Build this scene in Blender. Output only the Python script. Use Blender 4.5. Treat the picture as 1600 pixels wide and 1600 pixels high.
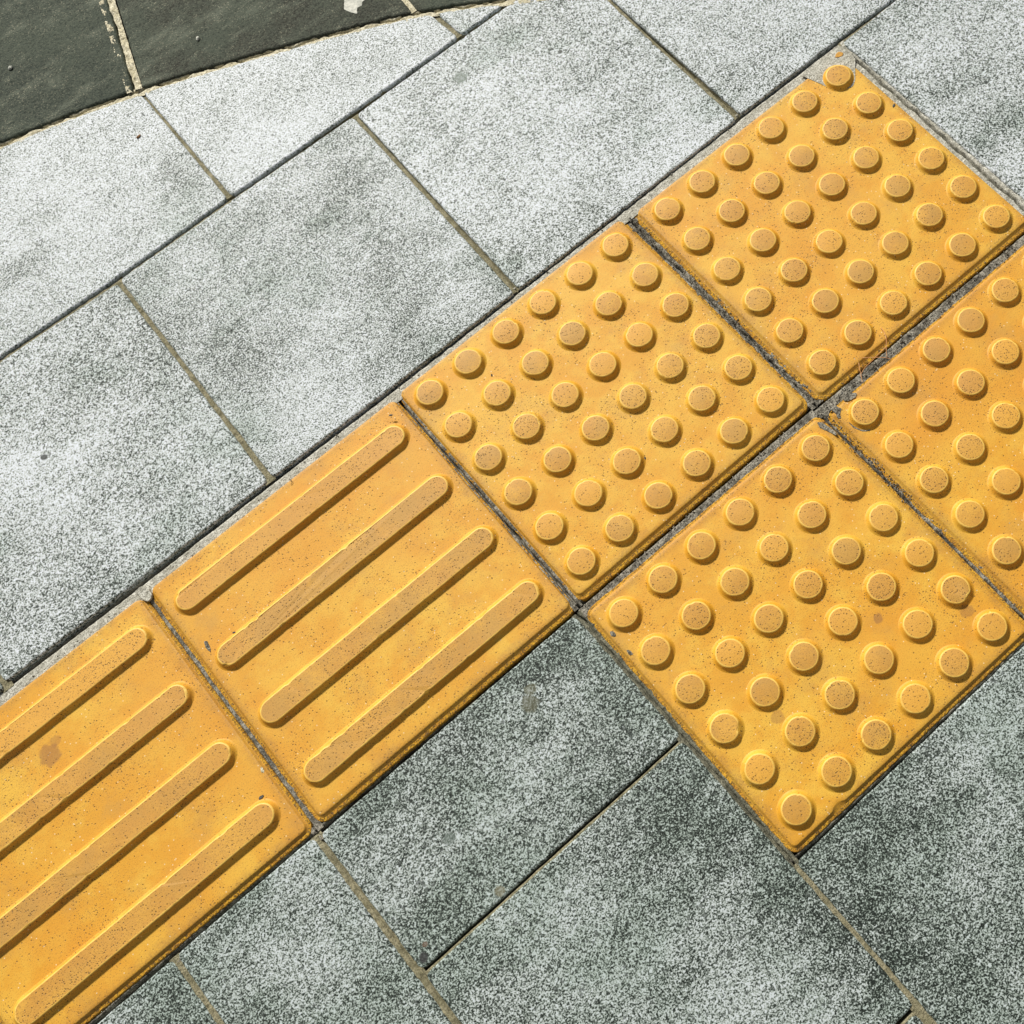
import bpy, bmesh, math, random
from mathutils import Vector, noise
for o in list(bpy.data.objects): bpy.data.objects.remove(o)
SC = bpy.context.scene; COL = SC.collection
rnd = random.Random(7)
MM = 0.001

# ------------------------------------------------------------------ camera
cd = bpy.data.cameras.new('camera'); cam = bpy.data.objects.new('camera', cd); COL.objects.link(cam)
cam.location = (-0.1458, -0.5643, 1.1423); cam.rotation_euler = (0.3279, 0.0407, -0.7431)
cd.sensor_width = 36; cd.sensor_fit = 'HORIZONTAL'; cd.lens = 1909.44/1600*36
cd.shift_x = -483.3/1600; cd.shift_y = -3.15/1600
cd.clip_start = 0.01; cd.clip_end = 500
SC.camera = cam
# ------------------------------------------------------------------ world + sun
SUN_EL, SUN_AZ = math.radians(38), math.radians(82)      # azimuth: direction towards the sun, from +x counter-clockwise
w = bpy.data.worlds.new('World'); SC.world = w; w.use_nodes = True
nt = w.node_tree; sky = nt.nodes.new('ShaderNodeTexSky'); sky.sky_type = 'NISHITA'; sky.sun_disc = False
sky.sun_elevation = SUN_EL; sky.sun_rotation = math.pi/2 - SUN_AZ
sky.air_density = 1.0; sky.dust_density = 2.5; sky.ozone_density = 1.0
bg = nt.nodes['Background']; bg.inputs[1].default_value = 0.058
hs = nt.nodes.new('ShaderNodeHueSaturation'); hs.inputs['Saturation'].default_value = 0.08     # hazy white sky
nt.links.new(sky.outputs[0], hs.inputs['Color']); nt.links.new(hs.outputs[0], bg.inputs[0])
sl = bpy.data.lights.new('sun', 'SUN'); sl.energy = 4.3; sl.angle = math.radians(5.5); sl.color = (1.0, 0.955, 0.88)
so = bpy.data.objects.new('sun', sl); COL.objects.link(so)
d = Vector((math.cos(SUN_EL)*math.cos(SUN_AZ), math.cos(SUN_EL)*math.sin(SUN_AZ), math.sin(SUN_EL)))
so.rotation_euler = d.to_track_quat('Z', 'Y').to_euler(); so.location = d*5
SC.view_settings.view_transform = 'Standard'; SC.view_settings.look = 'None'
SC.view_settings.exposure = 0.22; SC.view_settings.gamma = 1.0
SC.render.engine = 'CYCLES'

# ------------------------------------------------------------------ node helper
class N:
    def __init__(s, name):
        s.m = bpy.data.materials.new(name); s.m.use_nodes = True
        s.t = s.m.node_tree; s.b = s.t.nodes['Principled BSDF']
        g = s.t.nodes.new('ShaderNodeNewGeometry'); s.pos = g.outputs['Position']
    def link(s, a, b):
        if hasattr(a, 'is_output'): s.t.links.new(a, b)
        else: b.default_value = a
    def math(s, op, a, b=0.0, c=None, clamp=False):
        n = s.t.nodes.new('ShaderNodeMath'); n.operation = op; n.use_clamp = clamp
        s.link(a, n.inputs[0]); s.link(b, n.inputs[1])
        if c is not None: s.link(c, n.inputs[2])
        return n.outputs[0]
    def noise(s, scale, detail=2, rough=0.5, vec=None, dist=0.0):
        n = s.t.nodes.new('ShaderNodeTexNoise'); n.inputs['Scale'].default_value = scale
        n.inputs['Detail'].default_value = detail; n.inputs['Roughness'].default_value = rough
        n.inputs['Distortion'].default_value = dist
        s.t.links.new(vec or s.pos, n.inputs['Vector']); return n.outputs['Fac']
    def voro(s, scale, out='Color', rnd=1.0, vec=None):
        n = s.t.nodes.new('ShaderNodeTexVoronoi'); n.inputs['Scale'].default_value = scale
        n.inputs['Randomness'].default_value = rnd
        s.t.links.new(vec or s.pos, n.inputs['Vector']); return n.outputs[out]
    def sep(s, v, k=0):
        n = s.t.nodes.new('ShaderNodeSeparateXYZ'); s.t.links.new(v, n.inputs[0]); return n.outputs[k]
    def map(s, loc=(0,0,0), rot=(0,0,0), scale=(1,1,1)):
        n = s.t.nodes.new('ShaderNodeMapping'); s.t.links.new(s.pos, n.inputs[0])
        n.inputs['Location'].default_value = loc; n.inputs['Rotation'].default_value = rot; n.inputs['Scale'].default_value = scale
        return n.outputs[0]
    def ramp(s, fac, stops):
        n = s.t.nodes.new('ShaderNodeValToRGB'); e = n.color_ramp.elements
        while len(e) < len(stops): e.new(0.5)
        for i, (p, c) in enumerate(stops):
            e[i].position = p
            e[i].color = (c[0], c[1], c[2], 1) if not isinstance(c, (int, float)) else (c, c, c, 1)
        s.link(fac, n.inputs[0]); return n.outputs[0]
    def smooth(s, v, lo, hi, a=0.0, b=1.0):
        n = s.t.nodes.new('ShaderNodeMapRange'); n.interpolation_type = 'SMOOTHSTEP'
        s.link(v, n.inputs[0])
        for i, x in enumerate((lo, hi, a, b)): n.inputs[i+1].default_value = x
        return n.outputs[0]
    def mix(s, f, a, b, mode='MIX'):
        n = s.t.nodes.new('ShaderNodeMix'); n.data_type = 'RGBA'; n.blend_type = mode
        s.link(f, n.inputs[0]); 
        for v, i in ((a, 6), (b, 7)):
            if isinstance(v, tuple): n.inputs[i].default_value = (*v, 1)
            else: s.link(v, n.inputs[i])
        return n.outputs[2]
    def spot(s, x, y, r, wob=0.5):        # 1 inside an uneven round stain on the surface
        v = s.t.nodes.new('ShaderNodeVectorMath'); v.operation = 'DISTANCE'
        s.t.links.new(s.flat(), v.inputs[0]); v.inputs[1].default_value = (x*MM, y*MM, 0)
        dn = s.math('ADD', v.outputs['Value'], s.math('MULTIPLY', s.math('SUBTRACT', s.n_spot(), 0.5), r*wob*2*MM))
        return s.smooth(dn, r*0.75*MM, r*1.1*MM, 1, 0)
    def flat(s):
        if not hasattr(s, '_f'):
            n = s.t.nodes.new('ShaderNodeVectorMath'); n.operation = 'MULTIPLY'; s.t.links.new(s.pos, n.inputs[0])
            n.inputs[1].default_value = (1, 1, 0); s._f = n.outputs[0]
        return s._f
    def n_spot(s):
        if not hasattr(s, '_n'): s._n = s.noise(110, 3, 0.6)
        return s._n
    def out(s, col=None, rough=0.6, bump=None, dist=0.0005, strength=1.0, spec=0.5):
        if col is not None: s.link(col, s.b.inputs['Base Color'])
        s.link(rough, s.b.inputs['Roughness']); s.b.inputs['Specular IOR Level'].default_value = spec
        if bump is not None:
            n = s.t.nodes.new('ShaderNodeBump'); n.inputs['Distance'].default_value = dist; n.inputs['Strength'].default_value = strength
            s.link(bump, n.inputs['Height']); s.t.links.new(n.outputs[0], s.b.inputs['Normal'])
        return s.m

# ------------------------------------------------------------------ materials
def granite():
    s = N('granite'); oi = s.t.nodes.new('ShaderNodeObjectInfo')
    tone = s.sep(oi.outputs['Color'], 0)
    g1 = s.sep(s.voro(640), 0)                       # crystal grains about 2 mm
    n1 = s.noise(640, 2, 0.68); n2 = s.noise(230, 2, 0.5)
    v = s.math('ADD', s.math('MULTIPLY', n1, 0.84), s.math('MULTIPLY', g1, 0.14))
    v = s.math('ADD', v, s.math('MULTIPLY', s.math('SUBTRACT', n2, .4), 0.10))
    # wear: pale scuffed areas, darker damp and dirty ones
    big = s.noise(4.2, 4, 0.6, dist=0.4)
    mid = s.noise(19, 4, 0.65)
    streak = s.noise(9, 4, 0.6, vec=s.map(rot=(0, 0, math.radians(-12)), scale=(1, 3.2, 1)))
    wv = s.math('ADD', s.math('MULTIPLY', s.math('SUBTRACT', big, 0.5), 0.55), s.math('MULTIPLY', s.math('SUBTRACT', mid, 0.5), 0.26))
    wv = s.math('ADD', wv, s.math('MULTIPLY', s.math('SUBTRACT', streak, 0.5), 0.36))
    wv = s.math('ADD', wv, s.math('SUBTRACT', s.math('MAXIMUM', tone, .44), 0.50))  # slab tone: stone shade plus the sheen gradient put into the albedo
    # foot wear and ingrained grime: (x, y, radius mm, paler + / dirtier -)
    dn = s.math('MULTIPLY', s.math('SUBTRACT', s.noise(14, 6, .75, vec=s.map(rot=(0, 0, math.radians(-12)), scale=(1, 2.4, 1)), dist=.3), .5), 0.24)
    for x, y, r, k in [(-48, 388, 48, -1),
        (-65, 292, 31, -0.8),
        (7, 180, 34, -0.7),
        (76, 134, 76, -1.1),
        (172, 141, 41, -0.5),
        (-90, 210, 41, -0.9),
        (-191, 163, 28, 0.5),
        (-411, 143, 83, -1),
        (-531, 166, 62, -0.8),
        (-475, 335, 41, 1.2),
        (-391, 334, 31, 0.6),
        (-204, 215, 41, 0.5),
        (-5, 267, 28, 0.7), (-38, 212, 21, 0.6), (-175, 546, 31, -0.9), (-365, 549, 31, -0.8), (-388, 402, 28, -0.5), (174, 348, 90, 0.5), (324, 177, 34, -0.6), (360, 275, 28, 0.4), (-294, 202, 34, -0.6), (-261, 311, 34, -0.7), (-220, 398, 41, 0.4), (-325, 362, 41, -0.4), (-415, -151, 34, -0.7), (-414, -230, 48, 0.8), (-298, -235, 55, 0.7), (-186, -191, 41, -0.8), (-179, -289, 34, -0.8), (-424, -304, 34, -0.5), (-381, -388, 76, 0.6), (-224, -352, 55, -0.9), (-181, -445, 41, -0.9), (-248, -495, 55, 0.3), (-52, -495, 48, -0.6), (-162, -552, 41, -1), (44, -513, 48, 0.3), (-121, -647, 62, -0.5), (-77, -586, 41, 0.4), (-548, -176, 41, -0.5), (-557, -241, 48, 0.6), (-611, -198, 28, 0.2), (568, 71, 41, 0.3), (524, -54, 34, -0.5), (503, 160, 34, 0.4), (388, 174, 28, -0.3)]:
        vd = s.t.nodes.new('ShaderNodeVectorMath'); vd.operation = 'DISTANCE'
        s.t.links.new(s.flat(), vd.inputs[0]); vd.inputs[1].default_value = (x*MM, y*MM, 0)
        m = s.smooth(s.math('ADD', vd.outputs['Value'], dn), r*.1*MM, r*1.35*MM, k*.125, 0)
        wv = s.math('ADD', wv, m)
    v2 = s.math('ADD', v, s.math('MULTIPLY', wv, 0.34))
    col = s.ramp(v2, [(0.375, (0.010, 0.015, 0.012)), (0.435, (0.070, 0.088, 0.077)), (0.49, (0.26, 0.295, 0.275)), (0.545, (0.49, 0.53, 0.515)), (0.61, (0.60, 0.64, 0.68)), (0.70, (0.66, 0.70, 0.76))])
    col = s.mix(s.smooth(tone, .515, .505, 0, 1), col, (0.83, 0.86, 0.835), 'MULTIPLY')      # lower slabs: weaker sky sheen painted in as a greener, duller tint
    # rare solid dark crystals
    dk = s.math('LESS_THAN', s.sep(s.voro(420), 2), 0.03)
    col = s.mix(s.math('MULTIPLY', dk, 0.7), col, (0.05, 0.06, 0.055))
    # greenish grime
    gr = s.smooth(s.math('SUBTRACT', s.noise(7.5, 4, 0.6), s.math('MULTIPLY', wv, .8)), 0.44, 0.68, 0, 0.7)
    col = s.mix(gr, col, (0.74, 0.81, 0.75), 'MULTIPLY')
    for x, y, r, c, k in [(135.9, 418.8, 8, (0.16, 0.2, 0.17), .75), (-249.4, -199.3, 9, (0.10, 0.10, 0.06), .7), (-240, -188, 6, (0.12, 0.12, 0.07), .6),
                          (-380.9, -245.4, 6, (0.10, 0.13, 0.11), .7), (-374.2, -314, 5, (0.17, 0.16, 0.10), .7), (-460, -312, 4.5, (0.03, 0.03, 0.03), .9),
                          (-461, 346, 4, (0.03, 0.035, 0.03), .9), (240, 366, 3, (0.04, 0.05, 0.04), .9), (-452, -304, 2.5, (0.12, 0.06, 0.03), .7)]:
        col = s.mix(s.math('MULTIPLY', s.spot(x, y, r, .7), k), col, c)
    return s.out(col, s.math('SUBTRACT', 0.66, s.math('MULTIPLY', g1, 0.14)), v, 0.0005, 0.45, 0.28)

def yellow(name, worn):
    s = N(name)
    big = s.noise(9, 4, 0.6); mid = s.noise(45, 4, 0.65); fine = s.noise(700, 3, 0.7)
    hi = (0.73, 0.442, 0.048); lo = (0.66, 0.322, 0.018)
    if worn: hi = (0.69, 0.375, 0.046); lo = (0.57, 0.280, 0.034)
    c = s.mix(s.smooth(s.math('ADD', big, s.math('MULTIPLY', s.math('SUBTRACT', mid, .5), .8)), .35, .66), lo, hi)
    c = s.mix(s.smooth(fine, .35, .7, 0, .35 if not worn else .5), c, (0.60, 0.30, 0.03) if not worn else (0.40, 0.22, 0.05))
    oi = s.t.nodes.new('ShaderNodeObjectInfo'); tn = s.sep(oi.outputs['Color'], 1)
    c = s.mix(s.math('MULTIPLY', s.smooth(s.noise(5, 3, .6), .35, .65), tn), c, (0.64, 0.285, 0.02) if not worn else (0.56, 0.28, 0.055))
    # grime film and rubbed-in dust in patches
    rn = oi.outputs['Random']
    if worn: c = s.mix(s.smooth(rn, .55, .95, 0, .7), c, (0.70, 0.36, 0.045))
    dust = s.smooth(s.noise(16, 5, 0.7) if not worn else s.math('ADD', s.noise(16, 5, 0.7), s.math('MULTIPLY', s.math('SUBTRACT', .5, rn), .3)), .50, .72, 0, .5 if not worn else .75)
    c = s.mix(dust, c, (0.47, 0.26, 0.055))
    # open pores: little dark pits, denser in some bands
    dens = s.smooth(s.noise(13, 3, 0.6), .38, .66, 0.0, 1.0)
    p1 = s.sep(s.voro(520), 0); r1 = s.voro(520, 'Distance')
    thr = s.math('ADD', 0.03 if not worn else 0.10, s.math('MULTIPLY', dens, 0.17 if not worn else 0.24))
    pit = s.math('MULTIPLY', s.math('LESS_THAN', p1, thr), s.smooth(r1, .25, .45, 1, 0))
    p2 = s.sep(s.voro(250), 1); r2 = s.voro(250, 'Distance')
    pit2 = s.math('MULTIPLY', s.math('LESS_THAN', p2, s.math('ADD', .004, s.math('MULTIPLY', dens, .014))), s.smooth(r2, .12, .26, 1, 0))
    pm = s.math('MAXIMUM', pit, pit2)
    c = s.mix(s.math('MULTIPLY', pm, .74), c, (0.10, 0.052, 0.014))
    tc = s.t.nodes.new('ShaderNodeTexCoord'); ab = s.t.nodes.new('ShaderNodeVectorMath'); ab.operation = 'ABSOLUTE'; s.t.links.new(tc.outputs['Object'], ab.inputs[0])
    ed = s.math('MAXIMUM', s.sep(ab.outputs[0], 0), s.sep(ab.outputs[0], 1))
    ed = s.math('ADD', ed, s.math('MULTIPLY', s.math('SUBTRACT', s.noise(38, 5, .75), .5), .03))
    c = s.mix(s.math('MULTIPLY', s.smooth(ed, .138, .152, 0, .62), s.smooth(s.noise(500, 2, .7), .38, .6, .35, 1)), c, (0.30, 0.155, 0.035))
    f3 = s.noise(820, 2, .6)
    c = s.mix(s.math('MULTIPLY', s.smooth(f3, .43, .35, 0, 1), s.math('ADD', .4 if not worn else .6, s.math('MULTIPLY', dens, .5))), c, (0.22, 0.11, 0.02))
    # pale grains of sand
    sg = s.math('MULTIPLY', s.math('LESS_THAN', s.sep(s.voro(520), 2), .012), s.smooth(s.voro(520, 'Distance'), .2, .4, 1, 0))
    c = s.mix(s.math('MULTIPLY', sg, .7), c, (0.85, 0.68, 0.42))
    for x, y, r, k in [(-616, 75.8, 11, .6), (-605, 84, 6, .4), (48.5, -364.4, 5, .6), (-85, -368.9, 7, .45), (114.9, -417.1, 7, .5)]:
        c = s.mix(s.math('MULTIPLY', s.spot(x, y, r, .6), k), c, (0.27, 0.12, 0.035))
    h = s.math('SUBTRACT', s.math('ADD', s.math('MULTIPLY', fine, .35), s.math('MULTIPLY', mid, .8)), pm)
    return s.out(c, 0.58, h, 0.0005, 0.55, 0.4)

def edge_yellow():  # pale rim: rubbing plus the bevel's sky highlight, put into the colour
    s = N('rubbed_lit_edge')
    c = s.mix(s.smooth(s.noise(160, 3, .7), .4, .65), (0.78, 0.50, 0.10), (0.72, 0.41, 0.07))
    return s.out(c, 0.55, s.noise(600, 2), .0003, .4, .4)

def mortar(name, a, b, cdark, sp=0.5):
    s = N(name)
    n = s.noise(60, 5, 0.7); f = s.noise(650, 3, 0.7); g = s.noise(190, 4, 0.75)
    c = s.mix(s.smooth(s.math('ADD', s.math('MULTIPLY', n, .45), s.math('MULTIPLY', g, .55)), .42, .58), a, b)
    c = s.mix(s.smooth(f, .46, .62, 0, .8), c, cdark)
    pz = s.math('LESS_THAN', s.sep(s.voro(500), 0), .06)
    c = s.mix(s.math('MULTIPLY', pz, .6), c, cdark)
    return s.out(c, .9, s.math('ADD', f, s.noise(260, 3)), .0012, .9, .25)

def dark_stone():
    s = N('dark_kerb_stone')
    oi = s.t.nodes.new('ShaderNodeObjectInfo'); t = s.sep(oi.outputs['Color'], 0)
    base = s.mix(t, (0.036, 0.047, 0.037), (0.036, 0.033, 0.025))
    big = s.noise(7, 4, .6); f = s.noise(450, 3, .75)
    st = s.noise(14, 6, .72, vec=s.map(rot=(0, 0, math.radians(38)), scale=(1, 2.6, 1)), dist=.3)
    c = s.mix(s.smooth(big, .4, .6, 0, .85), base, (0.062, 0.078, 0.058))
    c = s.mix(s.smooth(st, .48, .68, 0, .8), c, (0.15, 0.17, 0.13))
    c = s.mix(s.smooth(f, .42, .62, 0, .7), c, (0.085, 0.098, 0.072))
    c = s.mix(s.smooth(f, .46, .36, 0, .6), c, (0.012, 0.015, 0.011))
    n9 = s.noise(700, 2, .6)
    c = s.mix(s.math('MULTIPLY', s.smooth(n9, .60, .66, 0, .8), s.smooth(st, .4, .6, .25, 1)), c, (0.30, 0.29, 0.21))
    return s.out(c, .8, s.math('ADD', s.math('ADD', f, s.noise(90, 4, .7)), s.math('MULTIPLY', big, 3)), .0014, .8, .15)

def plain(name, a, b, sc=200, rough=.85):
    s = N(name); return s.out(s.mix(s.smooth(s.noise(sc, 4, .7), .35, .65), a, b), rough, s.noise(sc*3, 3), .0006, .7, .3)

M_GR = granite()
M_YD = mortar('grimy_yellow_lip', (0.66, 0.36, 0.03), (0.50, 0.24, 0.025), (0.07, 0.05, 0.03)); M_Y = yellow('yellow_concrete', False); M_YW = yellow('worn_yellow_concrete', True); M_YE = edge_yellow()
M_KH = mortar('khaki_mortar', (0.34, 0.31, 0.20), (0.20, 0.185, 0.11), (0.10, 0.09, 0.05))
M_GY = mortar('grey_mortar', (0.38, 0.355, 0.29), (0.12, 0.112, 0.088), (0.035, 0.03, 0.022))
M_PM = mortar('pale_mortar', (0.66, 0.65, 0.57), (0.42, 0.41, 0.34), (0.20, 0.19, 0.15))
M_CR = mortar('cream_mortar', (0.80, 0.75, 0.57), (0.58, 0.53, 0.36), (0.26, 0.23, 0.14))
M_DK = dark_stone()
M_GD = mortar('ground_bed', (0.12, 0.11, 0.085), (0.07, 0.065, 0.05), (0.03, 0.03, 0.025))
M_WH = plain('dried_white_splash', (0.66, 0.66, 0.58), (0.40, 0.41, 0.36), 150)
M_TW = plain('dry_orange_stem', (0.62, 0.27, 0.09), (0.72, 0.42, 0.2), 300)
M_DB = plain('dark_crumb', (0.05, 0.05, 0.045), (0.13, 0.13, 0.115), 300)
M_BR = plain('brown_husk', (0.25, 0.12, 0.05), (0.40, 0.22, 0.1), 300)
M_HB = plain('black_fibre', (0.03, 0.02, 0.02), (0.05, 0.03, 0.03), 300)

# ------------------------------------------------------------------ object helpers
def obj(name, bm, mats, parent=None, smooth=False):
    me = bpy.data.meshes.new(name); bm.to_mesh(me); bm.free()
    for m in (mats if isinstance(mats, (list, tuple)) else [mats]): me.materials.append(m)
    if smooth:
        for p in me.polygons: p.use_smooth = True
    o = bpy.data.objects.new(name, me); COL.objects.link(o)
    if parent: o.parent = parent
    return o
def tag(o, label=None, cat=None, group=None, kind=None):
    if label: o['label'] = label
    if cat: o['category'] = cat
    if group: o['group'] = group
    if kind: o['kind'] = kind
    return o
def nz(x, y, z=0.0): return noise.noise(Vector((x, y, z)))
def fbm(x, y, z=0.0): return nz(x, y, z) + .5*nz(2.1*x, 2.1*y, z+7) + .25*nz(4.3*x, 4.3*y, z+13)

# ------------------------------------------------------------------ setting: ground and pavement
bm = bmesh.new()
vs = [bm.verts.new((x, y, -0.022)) for x, y in ((-150, -150), (150, -150), (150, 150), (-150, 150))]; bm.faces.new(vs)
tag(obj('ground', bm, M_GD), kind='structure')

def slab_bm(poly, ztop, thick=0.02, bev=0.0016, wob=0.5, seed=0, grow=0.0):
    """a cut stone: outline in mm (counter-clockwise), broken arris along the edge"""
    pts = []
    n = len(poly)
    # rounded corners by inserting two points per corner, then subdivide the edges
    dense = []
    for i in range(n):
        a = Vector(poly[i]); b = Vector(poly[(i+1) % n]); L = (b-a).length
        k = max(1, int(L/4.0))
        for j in range(k):
            t = j/k
            if j == 0: continue
            dense.append((a.lerp(b, t), (b-a).normalized()))
        dense.append((b, None))
    outl = []
    m = len(dense)
    for i, (p, dr) in enumerate(dense):
        q0 = dense[i-1][0]; q1 = dense[(i+1) % m][0]
        t = (q1-q0).normalized(); nrm = Vector((t.y, -t.x))
        off = grow + wob*fbm(p.x*.06, p.y*.06, seed) + .25*wob*nz(p.x*.5, p.y*.5, seed)
        if dr is None: off -= 1.3                       # worn corner
        outl.append((p + nrm*off, nrm, p))
    bm = bmesh.new(); rings = []
    for inset, z in ((0, -thick), (0, -bev/MM*.001*1.0), (bev*450, -bev*.28), (bev*1100, 0)):
        ring = []
        for p, nrm, p0 in outl:
            chip = max(0, fbm(p0.x*.11+3, p0.y*.11, seed+5)-.55)*1.6
            k = inset*(1+chip*1.5)
            q = p - nrm*k
            zz = ztop + z*(1+chip)
            ring.append(bm.verts.new((q.x*MM, q.y*MM, zz if z > -thick else ztop-thick)))
        rings.append(ring)
    for r0, r1 in zip(rings, rings[1:]):
        for i in range(len(r0)):
            j = (i+1) % len(r0); bm.faces.new((r0[i], r0[j], r1[j], r1[i]))
    bm.faces.new(rings[-1])
    bm.normal_update()
    return bm

def rect(x0, y0, x1, y1): return [(x0, y0), (x1, y0), (x1, y1), (x0, y1)]
# far pavement outside the picture: one sheet of slabs standing in for the rest of the path
bm = bmesh.new()
def in_core(x0, y0, x1, y1):
    return x1 > -1000 and x0 < 800 and y1 > -990 and y0 < 1000
for i in range(-14, 15):
    for j in range(-14, 15):
        x0 = 15+314*i+(157 if j % 2 else 0); y0 = 160+314*j
        if in_core(x0, y0, x0+308, y0+306): continue
        v = [bm.verts.new((x*MM, y*MM, -0.001)) for x, y in rect(x0+3, y0+3, x0+311, y0+311)]; bm.faces.new(v)
o = obj('pavement', bm, M_GR); o.color = (.5, .5, .5, 1); tag(o, kind='structure')

# curved edge between granite and dark kerb stones (mm)
CURVE = [(-560, 795), (-470, 772), (-380, 744), (-299.8, 717.4), (-216.6, 692.8), (-145.7, 667.9), (-75.8, 638.7), (-3.9, 605.5), (45, 583), (91.8, 559.5),
         (125, 543), (151.3, 527.7), (189.8, 503.9), (236, 471.5), (285, 437), (345, 398), (440, 326), (545, 240), (660, 138), (760, 40)]
def curve_y(x):
    for (x0, y0), (x1, y1) in zip(CURVE, CURVE[1:]):
        if x0 <= x <= x1: return y0+(y1-y0)*(x-x0)/(x1-x0)
    return CURVE[-1][1]
def along(xa, xb, off=0.0):            # points on the curve from xa to xb, shifted off mm away from the kerb
    xs = [xa] + [c[0] for c in CURVE if min(xa, xb)+4 < c[0] < max(xa, xb)-4][::(1 if xb > xa else -1)] + [xb]
    out = []
    for x in xs:
        s = (curve_y(min(x+8, 759))-curve_y(x-8))/16.0 if x < 750 else -1
        L = math.hypot(1, s); out.append((x - off*(-s)/L*1.0, curve_y(x)-off/L))
    return out
G = 5.5     # distance between granite and kerb
slabs = []   # (polygon, z, tone, label); tone includes painted sheen, paler towards the sun
def l1(x): return 474.5 if x < -290 else (473 if x < -60 else (467.5 if x < 100 else 465.5))
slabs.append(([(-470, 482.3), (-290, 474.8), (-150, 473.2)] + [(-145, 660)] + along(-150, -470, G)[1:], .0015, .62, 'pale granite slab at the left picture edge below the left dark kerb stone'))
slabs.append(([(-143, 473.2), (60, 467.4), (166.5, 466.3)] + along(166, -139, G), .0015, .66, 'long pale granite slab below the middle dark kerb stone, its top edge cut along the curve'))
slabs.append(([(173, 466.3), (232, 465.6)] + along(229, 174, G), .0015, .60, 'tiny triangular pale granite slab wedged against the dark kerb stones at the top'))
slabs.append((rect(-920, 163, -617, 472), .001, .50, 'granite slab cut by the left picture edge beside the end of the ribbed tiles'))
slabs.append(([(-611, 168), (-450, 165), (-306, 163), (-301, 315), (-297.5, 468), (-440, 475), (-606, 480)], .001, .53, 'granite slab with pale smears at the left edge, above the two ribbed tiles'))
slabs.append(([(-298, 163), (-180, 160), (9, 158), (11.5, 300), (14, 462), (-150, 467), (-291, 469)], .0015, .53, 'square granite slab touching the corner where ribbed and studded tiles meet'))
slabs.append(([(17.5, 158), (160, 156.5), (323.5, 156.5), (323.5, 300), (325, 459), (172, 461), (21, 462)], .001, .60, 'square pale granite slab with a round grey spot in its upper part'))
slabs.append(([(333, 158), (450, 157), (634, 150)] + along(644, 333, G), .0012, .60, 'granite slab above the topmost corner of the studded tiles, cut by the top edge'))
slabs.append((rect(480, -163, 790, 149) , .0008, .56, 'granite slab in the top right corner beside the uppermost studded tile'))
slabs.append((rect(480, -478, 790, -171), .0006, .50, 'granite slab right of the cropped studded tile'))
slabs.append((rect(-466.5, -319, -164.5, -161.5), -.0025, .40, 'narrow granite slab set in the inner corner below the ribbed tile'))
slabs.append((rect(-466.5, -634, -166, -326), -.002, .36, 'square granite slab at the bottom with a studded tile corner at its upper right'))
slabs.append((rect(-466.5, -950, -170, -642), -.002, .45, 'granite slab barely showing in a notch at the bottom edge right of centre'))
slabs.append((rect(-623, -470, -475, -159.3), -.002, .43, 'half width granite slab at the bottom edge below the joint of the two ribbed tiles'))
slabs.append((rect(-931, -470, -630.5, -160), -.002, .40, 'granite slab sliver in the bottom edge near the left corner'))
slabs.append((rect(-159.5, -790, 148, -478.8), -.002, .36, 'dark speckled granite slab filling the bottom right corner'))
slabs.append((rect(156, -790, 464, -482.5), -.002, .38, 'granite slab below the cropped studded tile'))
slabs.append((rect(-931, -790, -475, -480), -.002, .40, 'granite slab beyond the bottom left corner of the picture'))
for i, (poly, z, tone, lab) in enumerate(slabs):
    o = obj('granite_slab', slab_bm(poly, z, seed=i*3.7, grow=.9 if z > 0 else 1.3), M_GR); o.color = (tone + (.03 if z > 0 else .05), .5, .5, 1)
    tag(o, lab, 'paving slab', 'speckled grey granite paving slabs')

# ------------------------------------------------------------------ dark kerb stones along the curve
def kerb(xa, xb, depth, nra, nrb, tone, label, seed):
    lo = along(xa, xb, -.6)
    a = Vector(nra); b = Vector(nrb)
    poly = lo + [(lo[-1][0]+b.x, lo[-1][1]+b.y), (lo[0][0]+a.x, lo[0][1]+a.y)]
    o = obj('kerb_stone', slab_bm(poly, .0035, thick=.024, bev=.0022, wob=.5, seed=seed), M_DK); o.color = (tone, 0, 0, 1)
    tag(o, label, 'kerb stone', 'dark kerb stones along the curved edge')
kerb(-560, -148, 0, (-40, 330), (107, 309), 0.0, 'dark green grey kerb stone in the top left corner, left of the pale joint', 50)
kerb(-139, 149.5, 0, (106, 306), (30, 330), .7, 'dark kerb stone with a dried white splash, in the middle of three', 60)
kerb(155, 640, 0, (28, 330), (260, 200), 1.0, 'small visible brownish dark kerb stone, rightmost of three at the top edge', 70)

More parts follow.
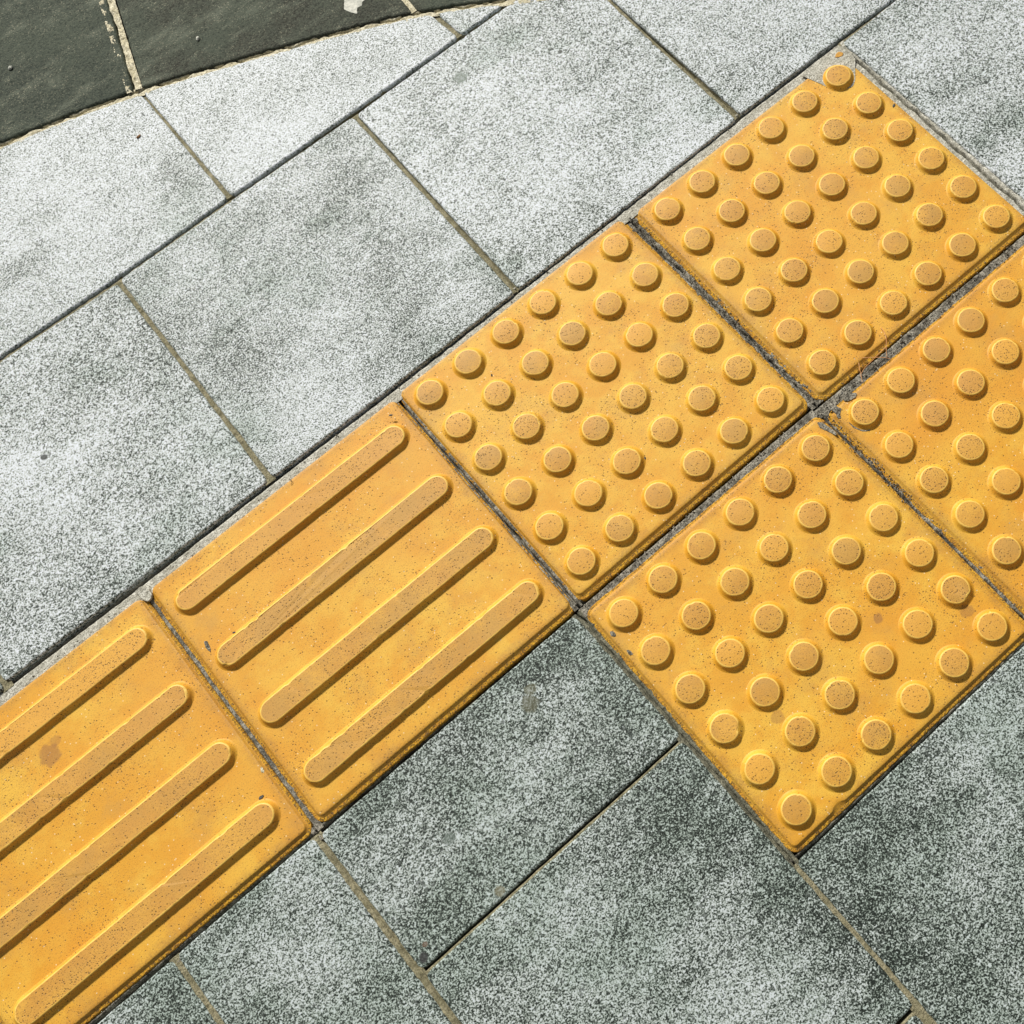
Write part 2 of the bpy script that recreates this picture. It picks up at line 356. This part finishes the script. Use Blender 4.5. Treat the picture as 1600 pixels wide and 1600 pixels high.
# ------------------------------------------------------------------ mortar in the joints
def strip(bm, pts, half, z0, prof, seed, amp=.7, res=1.5, hf=1.0):
    """ribbon of rough mortar along a polyline; prof(s, t) gives extra height in mm for s in -1..1 across"""
    P = [Vector(p) for p in pts]; L = [0]
    for a, b in zip(P, P[1:]): L.append(L[-1]+(b-a).length)
    n = max(2, int(L[-1]/res)); m = max(3, int(2*half/.75))
    rows = []
    k = 0
    for i in range(n+1):
        t = L[-1]*i/n
        while k < len(P)-2 and t > L[k+1]: k += 1
        a, b = P[k], P[k+1]; dv = (b-a).normalized(); q = a + dv*(t-L[k]); nv = Vector((-dv.y, dv.x))
        row = []
        for j in range(m+1):
            s = -1+2*j/m; p = q + nv*(s*half)
            h = z0 + amp*fbm(p.x*.12, p.y*.12, seed) + .35*hf*amp*nz(p.x*.6, p.y*.6, seed+3) + .25*hf*amp*nz(p.x*1.4, p.y*1.4, seed+9) + prof(s, t)
            row.append(bm.verts.new((p.x*MM, p.y*MM, h*MM)))
        rows.append(row)
    for r0, r1 in zip(rows, rows[1:]):
        for j in range(m): bm.faces.new((r0[j], r1[j], r1[j+1], r0[j+1]))
def flatp(s, t): return 0
def crack(s0, wd, dep, sd, wander=.18):
    return lambda s, t: -dep*math.exp(-((s-s0-wander*fbm(t*.035, sd)) / wd)**2)
def mort(name, mat, items):
    bm = bmesh.new()
    for k, it in enumerate(items):
        strip(bm, it[0], it[1], it[2], it[3] if len(it) > 3 else flatp, 11*k+len(name), **(it[4] if len(it) > 4 else {}))
    bm.normal_update()
    o = obj(name, bm, mat, smooth=True); tag(o, kind='structure'); return o
mort('slab_joints', M_KH, [
    ([(-620, 482), (-440, 479.5), (-294, 472.5), (-147, 471.5)], 6, -1.0, crack(.16, .15, 12, 71, .03)),
    ([(-147.2, 471.3), (25, 464.7), (163, 464)], 6, -1.2, crack(.14, .15, 12, 72, .03)),
    ([(163.2, 463.6), (245, 461.6)], 5, -1.4, crack(.1, .2, 12, 73, .04)),
    ([(-303.5, 160), (-297.5, 320), (-294, 469)], 6, -.8),
    ([(12, 158), (15, 300), (18, 463)], 5.5, -1.2, crack(-.45, .15, 3, 74, .1)),
    ([(328, 158), (328, 300), (330, 420)], 6.5, -1.4, crack(-.25, .18, 5, 4, .06)),
    ([(-147.5, 474), (-143, 600), (-141, 662)], 4.5, -.6),
    ([(170, 466), (170, 508)], 7, -.4),
    ([(-613.5, 160), (-607, 480)], 6, -1.5),
    ([(-471, -158), (-471, -640)], 6, -3.2, crack(.4, .12, 3, 75, .12)),
    ([(-466, -322.6), (-168, -322.6)], 5, -3.4, crack(.36, .24, 12, 76, .05)),
    ([(-627, -158), (-627, -480)], 5.5, -3.3),
    ([(-164.2, -478), (-164.2, -900)], 5.5, -3.2),
    ([(-465, -638), (-170, -638)], 5.5, -3.6, crack(.3, .25, 12, 77, .05)),
    ([(475, 153.5), (660, 148)], 6, -1.5, crack(.3, .2, 10, 78, .05)),
])
mort('tile_joints', M_GY, [
    ([(-156.2, -158), (-155.2, 150)], 5, -2.3, crack(-.1, .22, 8, 8, .25), dict(amp=.45)),
    ([(157.5, -160), (156.5, 152)], 8, -3.2, crack(.1, .10, 5, 15, .35), dict(amp=1.3, hf=2.2)),
    ([(-158, -160.5), (150, -161)], 9, -3.1, crack(.48, .17, 12, 22, .05), dict(amp=.5, hf=1.3)),
    ([(150, -162), (470, -166)], 11, -3.3, crack(.30, .2, 12, 27, .08), dict(amp=1.0, hf=1.8)),
    ([(149.5, -480), (152.5, -165)], 8, -3.2, crack(.1, .11, 5, 31, .3), dict(amp=1.1, hf=1.8)),
    ([(-466.5, -157), (-463.5, 150)], 6, -2.9, crack(.3, .12, 4, 35), dict(amp=.4)),
    ([(-780, -159), (-163, -160)], 6, -3.6, crack(.3, .25, 11, 45, .12), dict(amp=.6)),
    ([(-165, -479.5), (470, -483)], 7, -3.6, crack(.3, .22, 12, 48, .08), dict(amp=.6)),
])
M_DM = mortar('dirty_mortar', (0.25, 0.24, 0.17), (0.12, 0.12, 0.085), (0.04, 0.04, 0.028))
mort('dirty_joints', M_DM, [([(-163.5, -480), (-161.0, -160)], 6, -3.0, crack(-.1, .13, 5.0, 41, .35), dict(amp=.8, hf=1.4))])
mort('edge_mortar', M_PM, [
    ([(-780, 160), (-611, 159.5), (-456, 156.5), (-300, 156), (-148, 153.5), (10, 153), (160, 152), (330, 152), (485, 150)], 11, -1.7, crack(.50, .18, 13, 51, .05), dict(amp=.6, hf=1.6)),
    ([(471, -165), (474, 30), (475, 152)], 8, -1.1, crack(-.05, .15, 9, 57, .3), dict(amp=1.0, hf=2.0)),
])
mort('kerb_mortar', M_CR, [
    (along(-555, 640, 2.6), 6, 1.0, crack(.30, .13, 9, 61, .9), dict(amp=.9, hf=1.5)),
    ([(-147, 668), (-101, 805), (-41, 975)], 9, 3.2, crack(.1, .13, 12, 65, .35), dict(amp=1.6, hf=1.5)),
    ([(152, 530), (181, 860)], 4.5, 1.9, flatp, dict(amp=.6)),
])

# ------------------------------------------------------------------ tactile tiles
def rounded(h, r, step=2.5):
    pts = []
    for k, (cx, cy) in enumerate(((h-r, h-r), (-h+r, h-r), (-h+r, -h+r), (h-r, -h+r))):
        a0 = k*math.pi/2
        for i in range(7):
            a = a0 + math.pi/2*i/6; pts.append((cx+r*math.cos(a), cy+r*math.sin(a), math.cos(a), math.sin(a)))
        nx, ny = [(0, 1), (-1, 0), (0, -1), (1, 0)][k]
        L = 2*(h-r); n = int(L/step)
        ex, ey = pts[-1][:2]; dx, dy = [(-1, 0), (0, -1), (1, 0), (0, 1)][k]
        for i in range(1, n): pts.append((ex+dx*L*i/n, ey+dy*L*i/n, nx, ny))
    return pts
def tile_base(seed, chips=(), ext=(2.0, 1.8, 5.0, 7.0)):
    """ext: how far the lower lip reaches out under the plate on the +x, +y, -x, -y side (mm)"""
    bm = bmesh.new(); P = 148.3
    base = rounded(P, 4.5); rings = []
    #      share of lip, inset, z, ragged amplitude
    for f, inset, z, amp in ((1, 0, -14, 0), (1, 0, -3.4, .5), (.93, 0, -2.7, 1.1), (.80, 0, -2.5, .9), (.46, 0, -2.5, .35), (.37, 0, -2.3, .25), (.13, 0, -.6, .22), (.05, 0, -.2, .2), (0, .3, -.04, .12), (0, 3.0, 0.0, 0)):
        ring = []
        for x, y, nx, ny in base:
            wv = amp*(.7*nz(x*.05, y*.05, seed)+.5*nz(x*.25, y*.25, seed+2)+.35*nz(x*.9, y*.9, seed+z))
            ch = 0
            for cx, cy, cr in chips:
                dd = math.hypot(x-cx, y-cy)
                if dd < cr and z > -2: ch = max(ch, 3.0*(1-(dd/cr)**2)*(1+.4*nz(x, y, z)))
            ex = ext[0] if nx > 0 else ext[2]; ey = ext[1] if ny > 0 else ext[3]
            zz = z + (.45*amp*nz(x*.3, y*.3, seed+4) if amp > .4 and z > -3.3 else 0)
            ring.append(bm.verts.new(((x+nx*(f*ex+wv-ch-inset))*MM, (y+ny*(f*ey+wv-ch-inset))*MM, zz*MM)))
        rings.append(ring)
    n = len(base)
    for r0, r1 in zip(rings, rings[1:]):
        for i in range(n):
            f = bm.faces.new((r0[i], r0[(i+1) % n], r1[(i+1) % n], r1[i])); f.smooth = True
            if r1 is rings[1] or r1 is rings[2] or r1 is rings[3] or r1 is rings[4]: f.material_index = 1
    bm.faces.new(rings[-1])
    bm.normal_update()
    return bm
PROF = [(19.6, -.4), (18.3, .08), (17.2, .6), (16.3, 1.5), (15.5, 2.6), (14.8, 3.6), (14.3, 4.25), (13.9, 4.65), (13.4, 4.9), (12.7, 5.0)]
def stud_mesh(seed, chip=None):
    bm = bmesh.new(); n = 56; rings = []
    for k, (r, z) in enumerate(PROF):
        ring = []
        for i in range(n):
            a = 2*math.pi*i/n; ca, sa = math.cos(a), math.sin(a)
            rr = r + (.28*nz(ca*1.4, sa*1.4, seed) + (.22*nz(ca*6, sa*6, seed+z) if k > 4 else .08*nz(ca*5, sa*5, seed)))
            zz = z
            if k > 5:
                e = max(0, nz(ca*3.4, sa*3.4, seed+20)-.42)*2.2        # worn nicks in the rim
                rr -= e*1.2; zz -= e*.35
            if chip is not None:
                dv = abs((a-chip+math.pi) % (2*math.pi)-math.pi)
                if dv < .42 and k > 3:
                    e = 1-(dv/.42)**2; rr -= e*(1.7+1.6*nz(ca*14, sa*14, k))*min(1, (k-3)/3.0); zz -= e*.9*(k-3)/6*(1+.5*nz(ca*12, sa*12, k+3))
            ring.append(bm.verts.new((rr*ca*MM, rr*sa*MM, zz*MM)))
        rings.append(ring)
    for k, (r0, r1) in enumerate(zip(rings, rings[1:])):
        for i in range(n):
            f = bm.faces.new((r0[i], r0[(i+1) % n], r1[(i+1) % n], r1[i])); f.smooth = True
            f.material_index = 2 if 6 <= k <= 8 else 0
    f = bm.faces.new(rings[-1]); f.material_index = 1; f.smooth = True
    bm.normal_update()
    me = bpy.data.meshes.new('stud'); bm.to_mesh(me); bm.free()
    for m in (M_Y, M_YW, M_YE): me.materials.append(m)
    return me
STUDS = [stud_mesh(i*3.1+1) for i in range(12)]
CHIP = stud_mesh(77.0, chip=math.radians(-75)); CHIP2 = stud_mesh(91.0, chip=math.radians(-45))
def bar_mesh(seed, L=125.0):
    bm = bmesh.new(); rings = []
    for k, (r, z) in enumerate(PROF):
        r = r-2.1; path = []
        nl = 90
        for i in range(nl): path.append((-L+2*L*i/nl, r, 0, 1))
        for i in range(28): a = math.pi/2-math.pi*i/28; path.append((L+r*math.cos(a), r*math.sin(a), math.cos(a), math.sin(a)))
        for i in range(nl): path.append((L-2*L*i/nl, -r, 0, -1))
        for i in range(28): a = -math.pi/2-math.pi*i/28; path.append((-L+r*math.cos(a), r*math.sin(a), math.cos(a), math.sin(a)))
        ring = []
        for x, y, nx, ny in path[::-1]:
            wv = .3*nz(x*.03, y*.05, seed) + (.15*nz(x*.25, y*.25, seed+z*.2) if k > 4 else .08*nz(x*.2, y*.2, seed))
            zz = z
            if k > 5:
                e = max(0, nz(x*.13, y*.13, seed+20)-.42)*4; wv -= e*.9; zz -= e*.3
            ring.append(bm.verts.new(((x+nx*wv)*MM, (y+ny*wv)*MM, zz*MM)))
        rings.append(ring)
    n = len(rings[0])
    for k, (r0, r1) in enumerate(zip(rings, rings[1:])):
        for i in range(n):
            f = bm.faces.new((r0[i], r0[(i+1) % n], r1[(i+1) % n], r1[i])); f.smooth = True
            f.material_index = 2 if 6 <= k <= 8 else 0
    f = bm.faces.new(rings[-1]); f.material_index = 1
    bm.normal_update()
    me = bpy.data.meshes.new('raised_bar'); bm.to_mesh(me); bm.free()
    for m in (M_Y, M_YW, M_YE): me.materials.append(m)
    return me
BARS = [bar_mesh(i*5.3+2) for i in range(6)]
def tile(name, x, y, rot, label, cat_group, seed, chips=(), ext=(2.0, 1.8, 5.0, 7.0), tilt=(0, 0)):
    t = bpy.data.objects.new(name, None); COL.objects.link(t); t.empty_display_size = .05
    t.location = (x*MM, y*MM, 0); t.rotation_euler = (math.radians(tilt[0]), math.radians(tilt[1]), rot)
    tag(t, label, 'tactile tile', cat_group)
    obj('tile_base', tile_base(seed, chips, ext), [M_Y, M_YD], t)
    return t
def studs(t, special=None):
    for r in range(6):
        for c in range(6):
            me = rnd.choice(STUDS)
            if special and (c, r) in special: me = special[(c, r)]
            s = bpy.data.objects.new('stud', me); COL.objects.link(s); s.parent = t
            s.location = ((-125+50*c+rnd.uniform(-.4, .4))*MM, (-125+50*r+rnd.uniform(-.4, .4))*MM, 0)
            s.rotation_euler = (0, 0, 0 if me in (CHIP, CHIP2) else rnd.uniform(0, 6.28))
            if me is CHIP: s['label'] = 'chipped stud with a broken lower rim'
            if me is CHIP2: s['label'] = 'stud with a nicked lower right rim'
def bars(t):
    for k in range(4):
        s = bpy.data.objects.new('raised_bar', BARS[rnd.randrange(6)]); COL.objects.link(s); s.parent = t
        s.location = (rnd.uniform(-.5, .5)*MM, (112.5-75*k)*MM, 0)
        s.rotation_euler = (0, 0, 0 if k % 2 else math.pi)
GS = 'yellow studded warning tiles'; GB = 'yellow ribbed guiding tiles'
tB = tile('studded_tile', 0, 0, 0, 'yellow studded tile in the centre, directly right of the ribbed tiles', GS, 3, ext=(4.4, 1.8, 4.8, 7.8)); studs(tB)
tA = tile('studded_tile', 317.3, -6.4, -.0086, 'uppermost yellow studded tile, its top corner smeared with grey mortar', GS, 13, ext=(2.0, 1.8, 8.6, 8.0)); studs(tA)
tC = tile('studded_tile', -3.5, -319.4, -.0063, 'lowest yellow studded tile, whole, with a chipped stud near its right corner', GS, 23, chips=((-94, -150, 8),), ext=(5.2, 5.0, 6.0, 6.3)); studs(tC, {(5, 1): CHIP, (0, 2): CHIP2})
tD = tile('studded_tile', 310.0, -326.3, -.003, 'yellow studded tile cropped by the right picture edge', GS, 33, ext=(2, 4.0, 8.4, 6.0)); studs(tD)
tE = tile('ribbed_tile', -308.0, -.6, -.0063, 'yellow tile with four whole raised bars, next to the central studded tile', GB, 43, ext=(3.5, 1.8, 6.0, 7.5)); bars(tE)
tF = tile('ribbed_tile', -620.0, 1.5, -.010, 'yellow tile with raised bars cropped by the left edge, with a brown stain', GB, 53, ext=(5.5, 1.8, 5.0, 6.5)); bars(tF)

for t, v in ((tA, .45), (tB, .2), (tC, .6), (tD, .95), (tE, .6), (tF, .7)):
    for ch in [o for o in COL.objects if o.parent == t]: ch.color = (1, v, 1, 1)
# mortar smeared over tile surfaces: thin uneven crusts, parts of their tiles
def crust(name, pts, zb, th, mat, parent=None, seed=0):
    n = len(pts); dense = []
    for i in range(n):
        a = Vector(pts[i]); b = Vector(pts[(i+1) % n]); k = max(1, int((b-a).length/1.2))
        for j in range(k): dense.append(a.lerp(b, j/k))
    area = sum(a.x*b.y-b.x*a.y for a, b in zip(dense, dense[1:]+dense[:1]))
    if area < 0: dense.reverse()
    for _ in range(2):
        dense = [(dense[i-1]+dense[i]*2+dense[(i+1) % len(dense)])/4 for i in range(len(dense))]
    bm = bmesh.new(); lo = []; hi = []; m = len(dense)
    for i, p in enumerate(dense):
        t = (dense[(i+1) % m]-dense[i-1]).normalized(); nv = Vector((t.y, -t.x))
        q = p+nv*(.5*nz(p.x*.5, p.y*.5, seed))
        lo.append(bm.verts.new((q.x*MM, q.y*MM, (zb-.4)*MM)))
        q = q-nv*.35
        hi.append(bm.verts.new((q.x*MM, q.y*MM, (zb+th*(.8+.35*nz(q.x*.3, q.y*.3, seed)))*MM)))
    for i in range(m): bm.faces.new((lo[i], lo[(i+1) % m], hi[(i+1) % m], hi[i]))
    top = bm.faces.new(hi); bmesh.ops.triangulate(bm, faces=[top]); bm.normal_update()
    o = obj(name, bm, mat)
    if parent:
        o.parent = parent
        rz = parent.rotation_euler.z; px, py = parent.location.x, parent.location.y
        ca, sa = math.cos(-rz), math.sin(-rz)
        for v in o.data.vertices:
            x, y = v.co.x-px, v.co.y-py
            v.co.x, v.co.y = x*ca-y*sa, x*sa+y*ca
    return o
crust('mortar_smear', [(414, 148.5), (425, 150.5), (436, 152), (457, 151), (474, 147), (477, 136), (475, 122), (472.5, 123), (471, 135), (466, 141), (459, 140.5), (459, 139), (464, 132), (465.8, 126.6), (465.6, 116.4),
                       (457.5, 103.9), (447.9, 97.5), (438.4, 100.1), (435.9, 109.2), (424.8, 119), (424.5, 123.7), (427, 131.4), (428, 139), (424, 143)], 0, .45, M_PM, tA, 1)
crust('bare_corner', [(458.9, 139.8), (463, 143.2), (467.5, 143.8), (471.3, 138), (466, 135.8)], .2, .75, M_Y, tA, 12).color = (1, .8, 1, 1)
crust('mortar_smear', [(180.6, -172.7), (186.5, -172.9), (193.1, -175.7), (195, -179), (190.3, -181.8), (182.3, -179.7), (178.7, -176.5)], 0, 1.1, M_GY, tD, 2)
crust('mortar_smear', [(160, -171), (163.3, -172.4), (171, -174), (170.1, -176.2), (172.1, -181.2), (167.4, -182.8), (164.3, -188.4), (161, -186), (163.5, -180.5), (163.3, -175)], 0, .6, M_GY, tD, 3)
crust('mortar_smear', [(167.2, -195.3), (167.8, -203.7), (171.5, -211.5), (178.3, -216.8), (176.2, -218.9), (170.3, -214.5), (165.6, -204.4), (166, -196.6)], 0, .35, M_GY, tD, 4)
crust('mortar_smear', [(143, -174), (147, -177), (149.5, -188), (150, -198), (147.4, -199), (144.5, -190), (141, -181)], 0, .5, M_GY, tC, 5)
crust('mortar_smear', [(133, -184), (136, -186), (140, -195), (138, -196), (134, -190)], 0, .35, M_GY, tC, 6)
crust('mortar_smear', [(-149, -197), (-146, -199), (-145.5, -204), (-148, -206), (-151, -202)], 0, .5, M_GY, tC, 7)
crust('mortar_smear', [(-149, -222), (-146, -224), (-146, -231), (-150, -229)], 0, .4, M_GY, tC, 8)
crust('mortar_smear', [(-446, 68), (-443, 66), (-444, 58), (-447, 52), (-448.5, 60)], 0, .35, M_GY, tE, 9)

# ------------------------------------------------------------------ small loose things
def lump(name, x, y, z, sx, sy, sz, mat, label, cat, group=None, rot=0, seed=0):
    bm = bmesh.new(); bmesh.ops.create_icosphere(bm, subdivisions=3, radius=1)
    for v in bm.verts:
        p = v.co.copy(); k = 1+.35*nz(p.x*1.6+seed, p.y*1.6, p.z*1.6)+.15*nz(p.x*5+seed, p.y*5, p.z*5)
        v.co = Vector((p.x*sx*k, p.y*sy*k, p.z*sz*k))*MM
    o = obj(name, bm, mat); o.location = (x*MM, y*MM, z*MM); o.rotation_euler = (0, 0, rot); tag(o, label, cat, group); return o
def tube(name, pts, rad, mat, label, cat, group=None):
    bm = bmesh.new(); P = [Vector(p)*MM for p in pts]
    # smooth the path
    for _ in range(2):
        Q = [P[0]]
        for a, b in zip(P, P[1:]): Q += [a.lerp(b, .25), a.lerp(b, .75)]
        P = Q+[P[-1]]
    rings = []
    for i, p in enumerate(P):
        t = (P[min(i+1, len(P)-1)]-P[max(i-1, 0)]).normalized(); u = t.cross(Vector((0, 0, 1))).normalized(); v = u.cross(t)
        r = rad*MM*(1-.45*i/len(P))
        rings.append([bm.verts.new(p+(u*math.cos(a)+v*math.sin(a))*r) for a in [k*math.pi/3 for k in range(6)]])
    for r0, r1 in zip(rings, rings[1:]):
        for k in range(6): bm.faces.new((r0[k], r0[(k+1) % 6], r1[(k+1) % 6], r1[k])).smooth = True
    bm.faces.new(rings[0]); bm.faces.new(rings[-1]); bmesh.ops.recalc_face_normals(bm, faces=bm.faces)
    o = obj(name, bm, mat); tag(o, label, cat, group); return o
crustl = crust('mortar_lump', [(-469, 158), (-460, 158), (-456.4, 150), (-457.6, 143), (-461.6, 139.2), (-465.4, 140), (-467.7, 144.3)], -1.2, 2.2, M_PM, None, 21)
tag(crustl, 'rounded lump of pale mortar in the gap between the two ribbed tiles', 'mortar lump')
bm = bmesh.new(); bm.free()
sp = crust('paint_splash', [(100.4, 598), (106, 606), (113, 601), (127, 590), (124, 583), (117, 584), (113, 579), (107, 581), (102, 573), (97.9, 580), (94, 590)], 3.5, .35, M_WH, None, 31)
tag(sp, 'dried white splash on the middle dark kerb stone', 'paint splash')
GT = 'dry stems over the tile crossing'
tube('dry_stem', [(263, -142, 1.2), (261.5, -149, 2.5), (257, -157, 4.0), (250.5, -163, 3.6), (244, -171, 2.0)], .45, M_TW, 'reddish dry stem lying across the gap at the tile crossing, rightmost of four', 'dry stem', GT)
tube('dry_stem', [(224.9, -153.5, 1.0), (232.6, -160.9, 2.5), (241.5, -169.4, 2.2), (246, -175, 1.0)], .38, M_TW, 'pale level dry stem crossing the dark gap beside the reddish stem', 'dry stem', GT)
tube('dry_stem', [(219, -155.5, .8), (215, -161, 1.2), (211.9, -166.1, .9), (206.9, -173.8, .6)], .38, M_TW, 'short curved dry stem in the gap nearest the tile crossing', 'dry stem', GT)
tube('dry_stem', [(251.5, -162.6, 3.4), (240.5, -162.5, 1.6), (228, -163.4, .8), (219.2, -163.5, .5), (210, -167, .2)], .42, M_TW, 'longest dry stem, lying lengthwise in the dark gap between tiles', 'dry stem', GT)
tube('black_fibre', [(-288.3, 149.3, .8), (-286.6, 146.5, 1.6), (-287.3, 144, 1.2), (-290.1, 142.7, .5)], .3, M_HB, 'short curled black fibre on the top edge of the whole ribbed tile', 'fibre')
lump('cream_chip', -473.3, -75.8, -.4, 3.6, 1.5, .8, M_CR, 'cream chip lying in the gap between the ribbed tiles', 'chip', rot=math.radians(80), seed=2)  # pale chip in the tile gap
lump('seed_husk', -177.4, 612.5, 2.2, 2.8, 1.2, 1.0, M_BR, 'tiny brown husk on the pale slab under the left kerb stone', 'husk', rot=math.radians(10), seed=4)
GP = 'little pale pebbles on the dark kerb stones'
lump('pebble', -53.6, 677, 4.6, 2.9, 1.7, 1.5, M_WH, 'cream pebble on the middle dark kerb stone', 'pebble', GP, rot=.9, seed=6)
lump('pebble', -235.9, 798.1, 4.6, 2.6, 2.1, 1.5, M_WH, 'cream pebble on the left dark kerb stone near the picture edge', 'pebble', GP, rot=.3, seed=8)
GC = 'dark crumbs of dirt on the yellow tiles'
for x, y, s, lab in [(462.5, 47.5, 2.4, 'black crumb beside a stud near the right edge of the uppermost tile'),
                     (-9, -83.5, 1.7, 'thin black crumb between studs in the lower half of the central tile'),
                     (-66, 98, 1.5, 'black crumb near the upper left edge of the central tile'),
                     (-170, 131.5, 2.0, 'dark crumb at the right end of the first bar on the whole ribbed tile'),
                     (-488, -96, 2.6, 'grey black crumb near the lower right end of the cropped ribbed tile'),
                     (-493, -104, 1.6, 'small dark crumb just below the grey black one on the cropped ribbed tile'),
                     (-419, 54, 1.8, 'thin dark crumb at the left end of the whole ribbed tile'),
                     (183.5, -168.5, 1.7, 'dark crumb at the left corner of the cropped studded tile')]:
    z = 5.2 if lab.startswith('dark crumb at the right end') else .3
    lump('dirt_crumb', x, y, z, s, s*.5, .5, M_DB, lab, 'dirt crumb', GC, rot=rnd.uniform(0, 3), seed=x)
# grit lying in the wide rough gaps between the tiles: nobody could count it
bm = bmesh.new()
for k in range(900):
    q = rnd.random()
    if q < .3: x, y = rnd.gauss(158, 2.6), rnd.uniform(-155, 150)
    elif q < .55: x, y = rnd.uniform(150, 460), rnd.gauss(-168, 3)
    elif q < .72: x, y = rnd.gauss(155, 3), rnd.uniform(-300, -165)
    elif q < .84: x, y = rnd.uniform(-760, 320), rnd.gauss(153.5, 1.6)
    elif q < .92: x, y = rnd.gauss(475, 2.5), rnd.uniform(-140, 145)
    else: x, y = rnd.uniform(-155, 150), rnd.gauss(-160, 1.5)
    r = rnd.uniform(.3, .95)*MM
    res = bmesh.ops.create_icosphere(bm, subdivisions=1, radius=r)
    zz = rnd.uniform(-2.3, -1.2)*MM
    for v in res['verts']:
        v.co = Vector((v.co.x*rnd.uniform(.8, 1.3)+x*MM, v.co.y*rnd.uniform(.7, 1.2)+y*MM, v.co.z*.8+zz))
tag(obj('grit', bm, M_GY), 'loose grey grit lying in the gaps between the yellow tiles', 'grit', kind='stuff')
